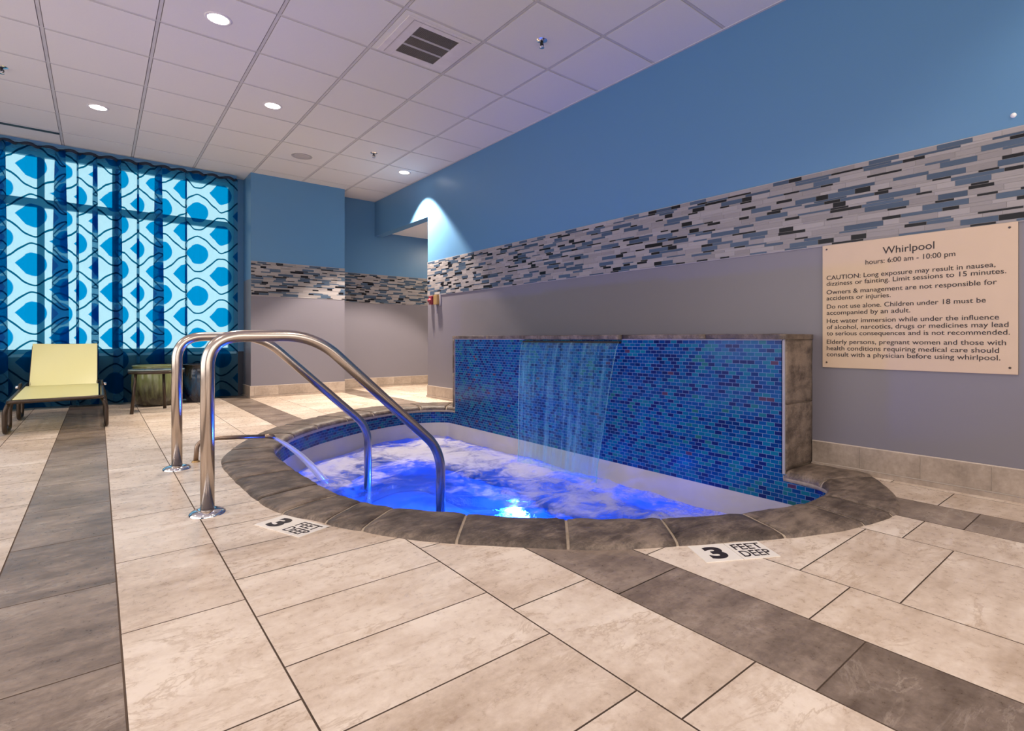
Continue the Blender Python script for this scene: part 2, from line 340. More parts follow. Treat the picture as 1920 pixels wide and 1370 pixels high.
# ================================================================== mesh helpers
class MB:
    def __init__(s): s.v = []; s.f = []; s.mi = []; s.uv = []; s.sm = []
    def face(s, idx, mi=0, uv=None, sm=False): s.f.append(tuple(idx)); s.mi.append(mi); s.uv.append(uv); s.sm.append(sm)
    def add(s, pts): b = len(s.v); s.v += [tuple(p) for p in pts]; return b
    def quad(s, a, b, c, d, mi=0, uv=None):
        k = s.add([a, b, c, d]); s.face((k, k + 1, k + 2, k + 3), mi, uv)
    def box(s, x0, x1, y0, y1, z0, z1, mi=0):
        b = s.add([(x, y, z) for z in (z0, z1) for y in (y0, y1) for x in (x0, x1)])
        for q in ((0, 2, 3, 1), (4, 5, 7, 6), (0, 1, 5, 4), (2, 6, 7, 3), (1, 3, 7, 5), (0, 4, 6, 2)): s.face([b + i for i in q], mi)
    def grid(s, fn, nu, nv, mi=0, sm=True, uvfn=None, wrap_u=False):
        b = s.add([fn(i, j) for i in range(nu + (0 if wrap_u else 1)) for j in range(nv + 1)])
        w = nv + 1
        for i in range(nu):
            i2 = (i + 1) % nu if wrap_u else i + 1
            for j in range(nv):
                q = (b + i * w + j, b + i2 * w + j, b + i2 * w + j + 1, b + i * w + j + 1)
                u = [uvfn(i, j), uvfn(i + 1, j), uvfn(i + 1, j + 1), uvfn(i, j + 1)] if uvfn else None
                s.face(q, mi, u, sm)
        return b
    def tube(s, pts, r, n=16, mi=0, caps=True, radii=None):
        pts = [Vector(p) for p in pts]; m = len(pts)
        T = [(pts[min(i + 1, m - 1)] - pts[max(i - 1, 0)]).normalized() for i in range(m)]
        ref = Vector((0, 0, 1)) if abs(T[0].z) < 0.9 else Vector((0, 1, 0))
        N = (ref - T[0] * ref.dot(T[0])).normalized(); rings = []
        for i in range(m):
            N = (N - T[i] * N.dot(T[i])).normalized(); B = T[i].cross(N)
            rr = radii[i] if radii else r
            rings.append(s.add([pts[i] + (N * math.cos(a) + B * math.sin(a)) * rr for a in (2 * PI * k / n for k in range(n))]))
        for i in range(m - 1):
            for k in range(n):
                k2 = (k + 1) % n
                s.face((rings[i] + k, rings[i] + k2, rings[i + 1] + k2, rings[i + 1] + k), mi,
                       [(k / n, i / m), ((k + 1) / n, i / m), ((k + 1) / n, (i + 1) / m), (k / n, (i + 1) / m)], True)
        if caps:
            s.face([rings[0] + k for k in range(n)][::-1], mi); s.face([rings[-1] + k for k in range(n)], mi)
    def lathe(s, prof, n=40, c=(0, 0, 0), mi=0, cap=False):
        b = s.grid(lambda i, j: (c[0] + prof[j][0] * math.cos(2 * PI * i / n), c[1] + prof[j][0] * math.sin(2 * PI * i / n), c[2] + prof[j][1]),
                   n, len(prof) - 1, mi, True, wrap_u=True)
        if cap:
            w = len(prof); s.face([b + i * w + w - 1 for i in range(n)], mi); s.face([b + i * w for i in range(n)][::-1], mi)
    def build(s, name, mats, parent=None, loc=(0, 0, 0), rotz=0, bevel=0, fix=True):
        me = bpy.data.meshes.new(name); me.from_pydata(s.v, [], s.f)
        for m in (mats if isinstance(mats, (list, tuple)) else [mats]): me.materials.append(m)
        me.polygons.foreach_set('material_index', s.mi); me.polygons.foreach_set('use_smooth', s.sm)
        if any(u is not None for u in s.uv):
            ul = me.uv_layers.new(name='UVMap'); k = 0
            for p, u in zip(me.polygons, s.uv):
                for q, li in enumerate(p.loop_indices):
                    ul.data[li].uv = u[q] if u else (0, 0)
        if fix:
            bm = bmesh.new(); bm.from_mesh(me); bmesh.ops.recalc_face_normals(bm, faces=bm.faces); bm.to_mesh(me); bm.free()
        me.update()
        o = bpy.data.objects.new(name, me); COL.objects.link(o)
        o.location = loc; o.rotation_euler = (0, 0, rotz)
        if parent: o.parent = parent
        if bevel:
            b = o.modifiers.new('bevel', 'BEVEL'); b.width = bevel; b.segments = 2; b.limit_method = 'ANGLE'
        return o
def thing(name, label, cat, loc=(0, 0, 0), group=None):
    o = bpy.data.objects.new(name, None); COL.objects.link(o); o.empty_display_size = 0.1
    o.location = loc; o['label'] = label; o['category'] = cat
    if group: o['group'] = group
    return o
def tag(o, label, cat, group=None, kind=None):
    o['label'] = label; o['category'] = cat
    if group: o['group'] = group
    if kind: o['kind'] = kind
    return o
def struct(o): o['kind'] = 'structure'; return o
def smooth_path(pts, rad=0.08, n=8):
    """polyline with rounded corners"""
    P = [Vector(p) for p in pts]; out = [P[0]]
    for i in range(1, len(P) - 1):
        a, b, c = P[i - 1], P[i], P[i + 1]
        r = min(rad if not isinstance(rad, (list, tuple)) else rad[i - 1], (a - b).length * 0.49, (c - b).length * 0.49)
        p0 = b + (a - b).normalized() * r; p1 = b + (c - b).normalized() * r
        for k in range(n + 1):
            t = k / n; out.append(p0 * (1 - t) ** 2 + b * 2 * t * (1 - t) + p1 * t * t)
    out.append(P[-1]); return out
def catmull(pts, per=8):
    P = [Vector(p) for p in pts]; out = []
    for i in range(len(P) - 1):
        p0, p1, p2, p3 = P[max(i - 1, 0)], P[i], P[i + 1], P[min(i + 2, len(P) - 1)]
        for k in range(per):
            t = k / per
            out.append(0.5 * ((2 * p1) + (p2 - p0) * t + (2 * p0 - 5 * p1 + 4 * p2 - p3) * t * t + (3 * p1 - p0 - 3 * p2 + p3) * t ** 3))
    out.append(P[-1]); return out

# ================================================================== pool outlines (plan view, metres)
INNER = [(2.99, 1.43), (2.985, 1.33), (2.965, 1.235), (2.90, 1.155), (2.78, 1.112), (2.64, 1.098), (2.49, 1.108), (2.18, 1.205), (1.865, 1.372), (1.515, 1.658),
         (1.352, 1.82), (1.192, 2.035), (1.055, 2.22), (0.958, 2.405), (0.900, 2.70), (0.884, 3.05), (0.880, 3.35), (0.890, 3.66), (0.912, 3.90), (0.985, 4.14),
         (1.19, 4.52), (1.465, 4.82), (1.68, 4.985), (1.965, 5.17), (2.25, 5.30), (2.46, 5.362), (2.64, 5.375), (2.80, 5.33), (2.90, 5.27), (2.965, 5.20), (2.985, 5.14), (2.99, 5.07)]
OUTER = [(3.338, 1.43), (3.338, 1.25), (3.325, 1.13), (3.275, 1.06), (3.14, 0.97), (2.98, 0.872), (2.80, 0.800), (2.64, 0.782), (2.385, 0.826), (2.15, 0.91), (1.935, 1.018), (1.806, 1.092), (1.675, 1.176),
         (1.475, 1.30), (1.32, 1.43), (1.176, 1.585), (1.05, 1.72), (0.907, 1.915), (0.760, 2.195), (0.70, 2.355), (0.622, 2.53), (0.583, 2.80), (0.568, 3.28), (0.578, 3.74),
         (0.630, 3.99), (0.762, 4.31), (0.958, 4.69), (1.175, 4.97), (1.45, 5.24), (1.76, 5.475), (2.13, 5.68), (2.46, 5.78), (2.75, 5.78), (3.0, 5.69), (3.20, 5.56), (3.338, 5.40), (3.338, 5.07)]
inn = [(p.x, p.y) for p in catmull([(x, y, 0) for x, y in INNER], 8)]
out_ = [(p.x, p.y) for p in catmull([(x, y, 0) for x, y in OUTER], 8)]
def inside(poly, x, y):
    c = False; n = len(poly); j = n - 1
    for i in range(n):
        xi, yi = poly[i]; xj, yj = poly[j]
        if (yi > y) != (yj > y) and x < (xj - xi) * (y - yi) / (yj - yi) + xi: c = not c
        j = i
    return c
class Curve:
    def __init__(s, pts):
        s.p = pts; s.L = [0]
        for a, b in zip(pts, pts[1:]): s.L.append(s.L[-1] + math.hypot(b[0] - a[0], b[1] - a[1]))
        s.tot = s.L[-1]
    def at(s, d):
        d = min(max(d, 0), s.tot); lo = 0
        while lo < len(s.L) - 2 and s.L[lo + 1] < d: lo += 1
        t = (d - s.L[lo]) / max(1e-9, s.L[lo + 1] - s.L[lo]); a, b = s.p[lo], s.p[lo + 1]
        return (a[0] + (b[0] - a[0]) * t, a[1] + (b[1] - a[1]) * t)
    def near(s, q):
        k = min(range(len(s.p)), key=lambda i: (s.p[i][0] - q[0]) ** 2 + (s.p[i][1] - q[1]) ** 2); return s.L[k]
CI, CO = Curve(inn), Curve(out_)

# ================================================================== floor: slabs of tile with open joints over a grout bed
fl = MB(); G = 0.0022
mid_poly = [((CI.at(CI.tot * k / 120)[0] * 0.45 + CO.at(CO.tot * k / 120)[0] * 0.55), (CI.at(CI.tot * k / 120)[1] * 0.45 + CO.at(CO.tot * k / 120)[1] * 0.55)) for k in range(121)]
hole = mid_poly + [(3.2, 5.07), (3.2, 1.43)]
cols = []
# (x0, x1, dark, tile length along y, phase)
XB = [(-0.245, 0.045, 1, 0.548, 1.622), (0.045, 0.335, 0, 0.569, 1.207), (0.335, 0.907, 0, 0.2945, 1.054), (0.907, 1.205, 0, 0.573, 0.643), (1.205, 1.499, 1, 0.578, 0.503),
      (1.499, 1.791, 0, 0.568, 0.645), (1.791, 2.385, 0, 0.29, 0.511), (2.385, 2.676, 0, 0.575, 0.673), (2.676, 2.972, 1, 0.575, 0.541), (2.972, 3.262, 0, 0.575, 0.697), (3.262, 3.46, 0, 0.575, 0.40)]
k = 0
x = -0.245
pat = [(0.29, 0, 0.54, 2.908), (0.575, 0, 0.29, 2.77), (0.29, 0, 0.56, 2.6), (0.29, 1, 0.56, 2.3)]
while x > -4.0:
    w, dk, ln, ph = pat[k % 4]; XB.append((x - w, x, dk, ln, ph)); x -= w; k += 1
x = 3.46; k = 0
while x < 6.0:
    w = 0.29; XB.append((x, x + w, 0, 0.575, 0.2 + 0.1 * k)); x += w; k += 1
for x0, x1, dk, ln, ph in XB:
    k0 = math.floor((-2.6 - ph) / ln); k1 = math.ceil((8.2 - ph) / ln)
    for k in range(k0, k1):
        a, b = max(ph + k * ln, -2.5), min(ph + (k + 1) * ln, 8.2)
        if b - a < 0.01: continue
        if x0 > 3.4 and b < 6.3: continue
        X0, X1, Y0, Y1 = x0 + G, x1 - G, a + G, b - G
        cs = [inside(hole, u, v) for u in (X0, (X0 + X1) / 2, X1) for v in (Y0, (Y0 + Y1) / 2, Y1)]
        near = any(cs) or any(X0 - 0.02 < p[0] < X1 + 0.02 and Y0 - 0.02 < p[1] < Y1 + 0.02 for p in hole)
        if all(cs) and not any(X0 < p[0] < X1 and Y0 < p[1] < Y1 for p in mid_poly): continue
        if not near:
            fl.quad((X0, Y0, 0), (X1, Y0, 0), (X1, Y1, 0), (X0, Y1, 0), dk)
            for (p, q) in (((X0, Y0), (X1, Y0)), ((X1, Y0), (X1, Y1)), ((X1, Y1), (X0, Y1)), ((X0, Y1), (X0, Y0))):
                fl.quad((*p, -0.006), (*q, -0.006), (*q, 0), (*p, 0), 2)
        else:
            nu, nv = max(1, int((X1 - X0) / 0.03)), max(1, int((Y1 - Y0) / 0.03)); idx = {}
            def vid(i, j):
                if (i, j) not in idx: idx[(i, j)] = fl.add([(X0 + (X1 - X0) * i / nu, Y0 + (Y1 - Y0) * j / nv, 0)])
                return idx[(i, j)]
            for i in range(nu):
                for j in range(nv):
                    cx_, cy_ = X0 + (X1 - X0) * (i + .5) / nu, Y0 + (Y1 - Y0) * (j + .5) / nv
                    if not inside(hole, cx_, cy_): fl.face((vid(i, j), vid(i + 1, j), vid(i + 1, j + 1), vid(i, j + 1)), dk)
# grout bed
n = 0; step = 0.06
for (xa, xb, ya, yb) in ((-4.0, 3.46, -2.5, 8.2), (3.46, 6.0, 6.3, 8.2)):
    if xa > 3: fl.quad((xa, ya, -0.004), (xb, ya, -0.004), (xb, yb, -0.004), (xa, yb, -0.004), 2); continue
    bx0, bx1, by0, by1 = 0.44, 3.46, 0.66, 6.0
    for q in ((xa, bx0, ya, yb), (bx0, xb, ya, by0), (bx0, xb, by1, yb)):
        fl.quad((q[0], q[2], -0.004), (q[1], q[2], -0.004), (q[1], q[3], -0.004), (q[0], q[3], -0.004), 2)
    nx, ny = 50, 89
    for i in range(nx):
        for j in range(ny):
            u0, u1 = bx0 + (bx1 - bx0) * i / nx, bx0 + (bx1 - bx0) * (i + 1) / nx
            v0, v1 = by0 + (by1 - by0) * j / ny, by0 + (by1 - by0) * (j + 1) / ny
            if not inside(hole, (u0 + u1) / 2, (v0 + v1) / 2):
                fl.quad((u0, v0, -0.004), (u1, v0, -0.004), (u1, v1, -0.004), (u0, v1, -0.004), 2)
struct(fl.build('floor', [M['tile_light'], M['tile_dark'], M['grout']], fix=False))

# ================================================================== walls
XW = 3.338; OY = 6.36; YB = 8.12; BZ0, BZ1 = 1.332, 1.778; SPL = 1.55
def two(mb, p, q):
    """vertical wall face from plan point p to q, grey below the split and blue above"""
    mb.quad((*p, 0), (*q, 0), (*q, SPL), (*p, SPL), 1); mb.quad((*p, SPL), (*q, SPL), (*q, CEIL), (*p, CEIL), 0)
PM = [M['blue_paint'], M['grey_paint'], M['white_paint']]
HD = 2.385
w = MB(); two(w, (XW, -2.5), (XW, OY))
two(w, (XW, OY), (XW + 0.13, OY))                                   # jamb of the opening
w.quad((XW, OY, HD), (XW, YB, HD), (XW, YB, CEIL), (XW, OY, CEIL), 0)
w.quad((XW, OY, HD), (XW + 0.13, OY, HD), (XW + 0.13, YB, HD), (XW, YB, HD), 0)
w.quad((XW + 0.13, OY, HD), (XW + 0.13, YB, HD), (XW + 0.13, YB, CEIL), (XW + 0.13, OY, CEIL), 0)
struct(w.build('wall_right', PM, fix=False))
w = MB(); two(w, (1.512, 8.3), (1.512, 7.70)); two(w, (1.512, 7.70), (2.718, 7.70)); two(w, (2.718, 7.70), (2.718, YB))
struct(w.build('wall_pillar', PM, fix=False))
w = MB(); two(w, (2.70, YB), (6.0, YB)); struct(w.build('wall_far', PM, fix=False))
w = MB(); two(w, (6.0, YB), (6.0, OY)); two(w, (6.0, OY), (XW + 0.13, OY)); struct(w.build('wall_hall', PM, fix=False))
w = MB(); w.quad((XW + 0.13, OY, 2.455), (6.0, OY, 2.455), (6.0, YB, 2.455), (XW + 0.13, YB, 2.455), 0); struct(w.build('ceiling_hall', M['white_paint'], fix=False))
w = MB(); two(w, (-4.0, -2.5), (-4.0, 8.2)); struct(w.build('wall_left', PM, fix=False))
w = MB(); two(w, (XW, -2.5), (-4.0, -2.5)); struct(w.build('wall_back', PM, fix=False))
# window wall: low wall, head, jamb strip
WX0, WX1, WZ0, WZ1, WY = -3.3, 1.40, 0.60, 2.86, 8.14
w = MB(); w.box(-4.0, 1.512, WY, WY + 0.2, -0.02, WZ0, 1); w.box(-4.0, 1.512, WY, WY + 0.2, WZ1, CEIL + 0.02, 0)
w.box(WX1, 1.512, WY, WY + 0.2, WZ0, WZ1, 0); w.box(-4.0, WX0, WY, WY + 0.2, WZ0, WZ1, 0)
struct(w.build('wall_window', [M['blue_paint'], M['low_shade']]))
wn = MB(); FD = (WY + 0.04, WY + 0.10)
wn.box(WX0, WX1, *FD, WZ0, WZ0 + 0.05); wn.box(WX0, WX1, *FD, WZ1 - 0.05, WZ1)
for x in (WX0, -2.5, -1.82, -1.15, -0.52, 0.13, WX1 - 0.06):
    wn.box(x, x + 0.06, *FD, WZ0 + 0.05, WZ1 - 0.05)
xs = [WX0, -2.5, -1.82, -1.15, -0.52, 0.13, WX1 - 0.06]
for a, b in zip(xs, xs[1:]): wn.box(a + 0.06, b, *FD, 2.245, 2.335)
win = struct(wn.build('window_1', M['frame']))
gl = MB(); gl.box(WX0 + 0.01, WX1 - 0.01, WY + 0.066, WY + 0.072, WZ0 + 0.01, WZ1 - 0.01); gl.build('pane', M['glass'], win)
sl = MB(); sl.box(WX0 - 0.02, WX1 + 0.02, WY - 0.035, WY + 0.04, WZ0 - 0.03, WZ0); sl.build('window_sill', M['white_plastic'], win)

# ------------------------------------------------------------------ ceiling: lay-in panels in a T-bar grid
c = MB(); T = 0.6096; gx0, gy0 = 0.3115, 5.0507
xs = [gx0 + T * i for i in range(-8, 6)]; ys = [gy0 + T * j for j in range(-13, 7)]
zc = CEIL
def clipx(v): return min(max(v, -4.0), XW)
def clipy(v): return min(max(v, -2.5), 8.2)
for a, b in zip(xs, xs[1:]):
    for d, e in zip(ys, ys[1:]):
        A, B, D, E_ = clipx(a + 0.014), clipx(b - 0.014), clipy(d + 0.014), clipy(e - 0.014)
        if B - A < 0.02 or E_ - D < 0.02: continue
        c.quad((A, D, zc), (A, E_, zc), (B, E_, zc), (B, D, zc), 0)
        for p, q in (((A, D), (B, D)), ((B, D), (B, E_)), ((B, E_), (A, E_)), ((A, E_), (A, D))): c.quad((*p, zc), (*q, zc), (*q, zc + 0.02), (*p, zc + 0.02), 0)
c.quad((-4.0, -2.5, zc + 0.006), (-4.0, 8.2, zc + 0.006), (XW, 8.2, zc + 0.006), (XW, -2.5, zc + 0.006), 2)
for a in xs:
    if -4 < a < XW: c.box(a - 0.0095, a + 0.0095, -2.5, 8.2, zc + 0.002, zc + 0.010, 1)
for d in ys:
    if -2.5 < d < 8.2: c.box(-4.0, XW, d - 0.0095, d + 0.0095, zc + 0.003, zc + 0.010, 1)
for p, q in (((XW - 0.018, -2.5), (XW, OY + 1.76)),): c.box(p[0], q[0], p[1], q[1], zc - 0.004, zc + 0.004, 1)
struct(c.build('ceiling', [M['panel'], M['tbar'], M['gap']], fix=False))

# ------------------------------------------------------------------ baseboards of cut stone tile
def baseboard(name, p, q, first, ln=0.293, h=0.152, th=0.012):
    P, Q = Vector((*p, 0)), Vector((*q, 0)); d = (Q - P); L = d.length; d.normalize(); nrm = Vector((-d.y, d.x, 0))
    m = MB()
    def bx(a, b, z0, z1, t, mi):
        pts = [P + d * a, P + d * b, P + d * b + nrm * t, P + d * a + nrm * t]
        k = m.add([(v.x, v.y, z) for z in (z0, z1) for v in pts])
        for f in ((0, 1, 2, 3), (4, 5, 6, 7), (0, 1, 5, 4), (1, 2, 6, 5), (2, 3, 7, 6), (3, 0, 4, 7)): m.face([k + i for i in f], mi)
    bx(0, L, 0, h + 0.004, th * 0.7, 1)
    bx(0, L, 0.0, 0.024, th + 0.012, 0)
    s = first - ln
    while s < L:
        a, b = max(s, 0) + 0.0015, min(s + ln, L) - 0.0015
        if b > a: bx(a, b, 0.03, h, th, 0)
        s += ln
    return struct(m.build(name, [M['base_tile'], M['base_grout']]))
baseboard('baseboard_right', (XW, -2.5), (XW, 1.414), 3.65 % 0.293 - 0.0 + 0.0)
baseboard('baseboard_opening', (XW, 5.105), (XW, OY), 0.2)
baseboard('baseboard_jamb', (XW, OY), (XW + 0.13, OY), 0.13)
baseboard('baseboard_pillar', (2.718, 7.70), (1.512 - 0.012, 7.70), 0.29)
baseboard('baseboard_pillar_side', (1.512, 7.70), (1.512, 8.14), 0.293)
baseboard('baseboard_far', (6.0, YB), (2.718, YB), 0.293)

# ------------------------------------------------------------------ interlocking strip-tile bands
def band(name, p, q, seed, end0=True, end1=True):
    rr = random.Random(seed)
    P, Q = Vector((*p, 0)), Vector((*q, 0)); d = Q - P; L = d.length; d.normalize(); nrm = Vector((-d.y, d.x, 0)); m = MB()
    def slab(a, b, z0, z1, t0, t1, mi):
        pts = [P + d * a + nrm * t0, P + d * b + nrm * t0, P + d * b + nrm * t1, P + d * a + nrm * t1]
        k = m.add([(v.x, v.y, z) for z in (z0, z1) for v in pts])
        for f in ((0, 1, 2, 3), (4, 5, 6, 7), (1, 2, 6, 5), (2, 3, 7, 6), (3, 0, 4, 7)): m.face([k + i for i in f], mi)
    slab(0, L, BZ0 - 0.004, BZ1 + 0.004, 0, 0.0050, 3)
    # repeating sheet of row heights, thin and thick
    rows = []; z = BZ0; cyc = [0.012, 0.029, 0.018, 0.011, 0.030, 0.018, 0.029, 0.012, 0.029, 0.017]
    i = 0
    while z < BZ1 - 0.006:
        h = min(cyc[i % len(cyc)], BZ1 - z); rows.append((z, z + h)); z += h; i += 1
    for (z0, z1) in rows:
        h = z1 - z0; a = -rr.random() * 0.2; last = 0
        while a < L:
            x = rr.random()
            if h < 0.014: mi = 0 if x < 0.30 else (1 if x < 0.56 else 2)
            elif h < 0.020: mi = 0 if x < 0.42 else (1 if x < 0.70 else 2)
            else: mi = 0 if x < 0.50 else (1 if x < 0.88 else 2)
            if mi == last and mi: mi = 0
            last = mi
            ln = {0: rr.uniform(0.07, 0.19), 1: rr.uniform(0.10, 0.22), 2: rr.choice([0.07, 0.08, 0.09, 0.10, 0.17])}[mi]
            A, B = max(a, 0) + 0.0009, min(a + ln, L) - 0.0009
            if B > A: slab(A, B, z0 + 0.0009, z1 - 0.0009, 0.004, 0.0065, mi)
            a += ln
    return struct(m.build(name, [M['strip_light'], M['strip_blue'], M['strip_black'], M['strip_grout']], fix=False))
band('trim_1', (XW, -2.5), (XW, OY), 3)
band('trim_2', (2.718, 7.70), (1.512, 7.70), 5)
band('trim_3', (6.0, YB), (2.718, YB), 8)

# ================================================================== whirlpool
pool = thing('whirlpool', 'sunken whirlpool with dark stone rim and curved front beside the waterfall wall', 'whirlpool', (1.9, 3.245, 0))
PO = Vector((1.9, 3.245, 0))
def off(mb): mb.v = [(x - PO.x, y - PO.y, z) for x, y, z in mb.v]; return mb
WALL_OUT = 0.022                                                       # basin wall stands back under the bullnose
cI = (1.95, 3.245)
def basin_pt(d):
    p = CI.at(d); a = CI.at(d - 0.01); b = CI.at(d + 0.01); tx, ty = b[0] - a[0], b[1] - a[1]; l = math.hypot(tx, ty) or 1
    nx, ny = -ty / l, tx / l                                            # left of travel
    if (cI[0] - p[0]) * nx + (cI[1] - p[1]) * ny > 0: nx, ny = -nx, -ny
    f = min(1, d / 0.06, (CI.tot - d) / 0.06)
    return (min(p[0] + nx * WALL_OUT * f, 2.99), p[1] + ny * WALL_OUT * f)
NS = 220
bas = [basin_pt(CI.tot * k / NS) for k in range(NS + 1)]
BAND_Z = -0.165
m = MB()
m.grid(lambda i, j: (*bas[i], (0.0, BAND_Z)[j]), NS, 1, 0, True, lambda i, j: (CI.tot * i / NS, (0.0, BAND_Z)[j]))
off(m).build('waterline_tiles', M['mosaic'], pool, fix=False)
# basin: plaster wall, bench, riser, floor (straight side closes along the waterfall wall)
loop = bas + [(2.99, 5.07 + (1.43 - 5.07) * k / 30) for k in range(1, 30)]
def inset(p, sx, sy): return (2.5 + (p[0] - 2.99) * sx if False else 1.915 + (p[0] - 1.937) * sx, 3.245 + (p[1] - 3.245) * sy)
ben = [inset(p, 0.556, 0.79) for p in loop]; BENZ, FLZ = -0.76, -1.24
rings = [[(*p, BAND_Z) for p in loop], [(*p, -0.4) for p in loop], [(*p, BENZ) for p in loop], [(*p, BENZ) for p in ben], [(*p, FLZ) for p in ben]]
m = MB(); n = len(loop)
m.grid(lambda i, j: rings[j][i % n], n, 4, 0, False, wrap_u=True)
b = m.add([(*p, FLZ) for p in ben]); m.face(list(range(b, b + n)), 0)
off(m).build('basin', M['plaster'], pool)
m = MB()
ben2 = [inset(p, 0.556 + 0.035, 0.79 + 0.018) for p in loop]
m.grid(lambda i, j: (*((ben, ben2)[j][i % n]), BENZ + 0.003), n, 1, 0, False, wrap_u=True)
off(m).build('bench_trim', M['navy_trim'], pool, fix=False)
# coping stones
J = [((2.99, 1.43), (3.338, 1.43)), ((2.942, 1.205), (3.26, 1.08)), ((2.69, 1.10), (2.64, 0.782)), ((2.489, 1.108), (2.40, 0.812)), ((2.15, 1.21), (2.025, 0.945)), ((1.80, 1.41), (1.655, 1.172)),
     ((1.505, 1.66), (1.325, 1.425)), ((1.222, 1.99), (1.035, 1.735)), ((1.025, 2.26), (0.815, 2.08)), ((0.949, 2.43), (0.725, 2.29)), ((0.915, 2.62), (0.622, 2.53)), ((0.893, 2.87), (0.585, 2.82)),
     ((0.884, 3.27), (0.568, 3.28)), ((0.89, 3.66), (0.580, 3.75)), ((0.945, 4.03), (0.68, 4.13))]
for (a, b_) in (((1.19, 4.52), (0.958, 4.69)), ((1.465, 4.82), (1.25, 5.05)), ((1.8, 5.07), (1.62, 5.37)), ((2.15, 5.26), (2.05, 5.64)), ((2.49, 5.365), (2.45, 5.78)), ((2.72, 5.36), (2.80, 5.77)), ((2.955, 5.21), (3.24, 5.53)), ((2.99, 5.07), (3.338, 5.07))): J.append((a, b_))
st = []
for a, b_ in J: st.append((CI.near(a), CO.near(b_)))
st[0] = (0, 0); st[-1] = (CI.tot, CO.tot)
PROF = [(-0.02, -0.006), (0.0, 0.008), (0.04, 0.016), (0.25, 0.021), (0.5, 0.022), (0.75, 0.023), (0.90, 0.021), (0.96, 0.014), (1.0, 0.0), (1.012, -0.016), (1.0, -0.032), (0.96, -0.040), (0.9, -0.042)]
cop = MB()
def stone(i0, i1, o0, o1, gap, drop, mi, rough):
    nu = max(6, int((o1 - o0) / 0.035)) if o1 - o0 > i1 - i0 else max(6, int((i1 - i0) / 0.035))
    gi, go = gap, gap
    def fn(i, j):
        t = i / nu
        a = CI.at(i0 + gi + (i1 - i0 - 2 * gi) * t); b2 = CO.at(o0 + go + (o1 - o0 - 2 * go) * t)
        s, z = PROF[j]
        x, y = b2[0] + (a[0] - b2[0]) * s, b2[1] + (a[1] - b2[1]) * s
        if rough and 0 < j < 8:
            z += 0.004 * noise.noise((x * 14, y * 14, 1.3)) + 0.003 * noise.noise((x * 40, y * 40, 5.1))
        if rough and j <= 2:
            k = 0.0045 * noise.noise((x * 9, y * 9, 7.7)); x += k; y += k
        e = min(t, 1 - t) * nu
        if rough and e < 0.5 : z -= 0.004
        return (x, y, z - drop)
    b = cop.grid(fn, nu, len(PROF) - 1, mi, True)
    w_ = len(PROF)
    cop.face([b + k for k in range(w_)], mi); cop.face([b + nu * w_ + k for k in range(w_)][::-1], mi)
for (a, b_) in zip(st, st[1:]): stone(a[0], b_[0], a[1], b_[1], 0.006, 0.0, 0, True)
stone(0.0, CI.tot, 0.0, CO.tot, 0.0, 0.0075, 1, False)
off(cop).build('coping', [M['coping'], M['mortar']], pool, fix=False)
# underwater lamp in the bench riser
m = MB(); m.lathe([(0.0, 0.012), (0.06, 0.010), (0.085, 0.0)], 28)
RX = 1.915 + (2.99 - 1.937) * 0.556
pl = thing('pool_light', 'white hot underwater lamp shining through the blue water near the front rim', 'pool light', (RX, 3.245, -0.985))
pl.rotation_euler = (0, -PI / 2, 0)
m.build('lens', M['pool_lens'], pl)
m = MB(); m.lathe([(0.085, 0.0), (0.085, 0.014), (0.10, 0.014), (0.108, 0.0)], 28); m.build('trim_ring', M['chrome'], pl)

# ------------------------------------------------------------------ waterfall wall
ww = thing('waterfall_wall', 'low wall of small blue glass tiles edged in dark stone behind the whirlpool', 'water feature wall', (3.16, 3.25, 0))
FX = 2.99; FY0, FY1, FT = 1.43, 5.07, 0.771
def offw(mb): mb.v = [(x - 3.16, y - 3.25, z) for x, y, z in mb.v]; return mb
m = MB()
m.quad((FX, FY1, BAND_Z), (FX, FY0, BAND_Z), (FX, FY0, FT), (FX, FY1, FT), 0, [(0, 0), (FY1 - FY0, 0), (FY1 - FY0, FT - BAND_Z), (0, FT - BAND_Z)])
m.box(FX + 0.001, XW, FY0 + 0.001, FY1 - 0.001, -0.2, FT, 1)
offw(m).build('mosaic_face', [M['mosaic'], M['plaster']], ww, fix=False)
def rough_block(mb, x0, x1, y0, y1, z0, z1, seed, n=7, amp=0.006):
    """stone slab with a riven, slightly uneven surface"""
    bm = bmesh.new(); bmesh.ops.create_cube(bm, size=1)
    bmesh.ops.subdivide_edges(bm, edges=bm.edges, cuts=n, use_grid_fill=True)
    for v in bm.verts:
        p = Vector((x0 + (x1 - x0) * (v.co.x + .5), y0 + (y1 - y0) * (v.co.y + .5), z0 + (z1 - z0) * (v.co.z + .5)))
        q = p * 11 + Vector((seed * 7.1, seed * 3.3, seed)); nv = noise.noise_vector(q) + noise.noise_vector(q * 3.1) * 0.5
        v.co = p + Vector((nv.x * 0.5, nv.y * 0.5, nv.z)) * amp
    bm.verts.ensure_lookup_table(); b = mb.add([v.co for v in bm.verts])
    for f in bm.faces: mb.face([b + v.index for v in f.verts], 0, None, True)
    bm.free()
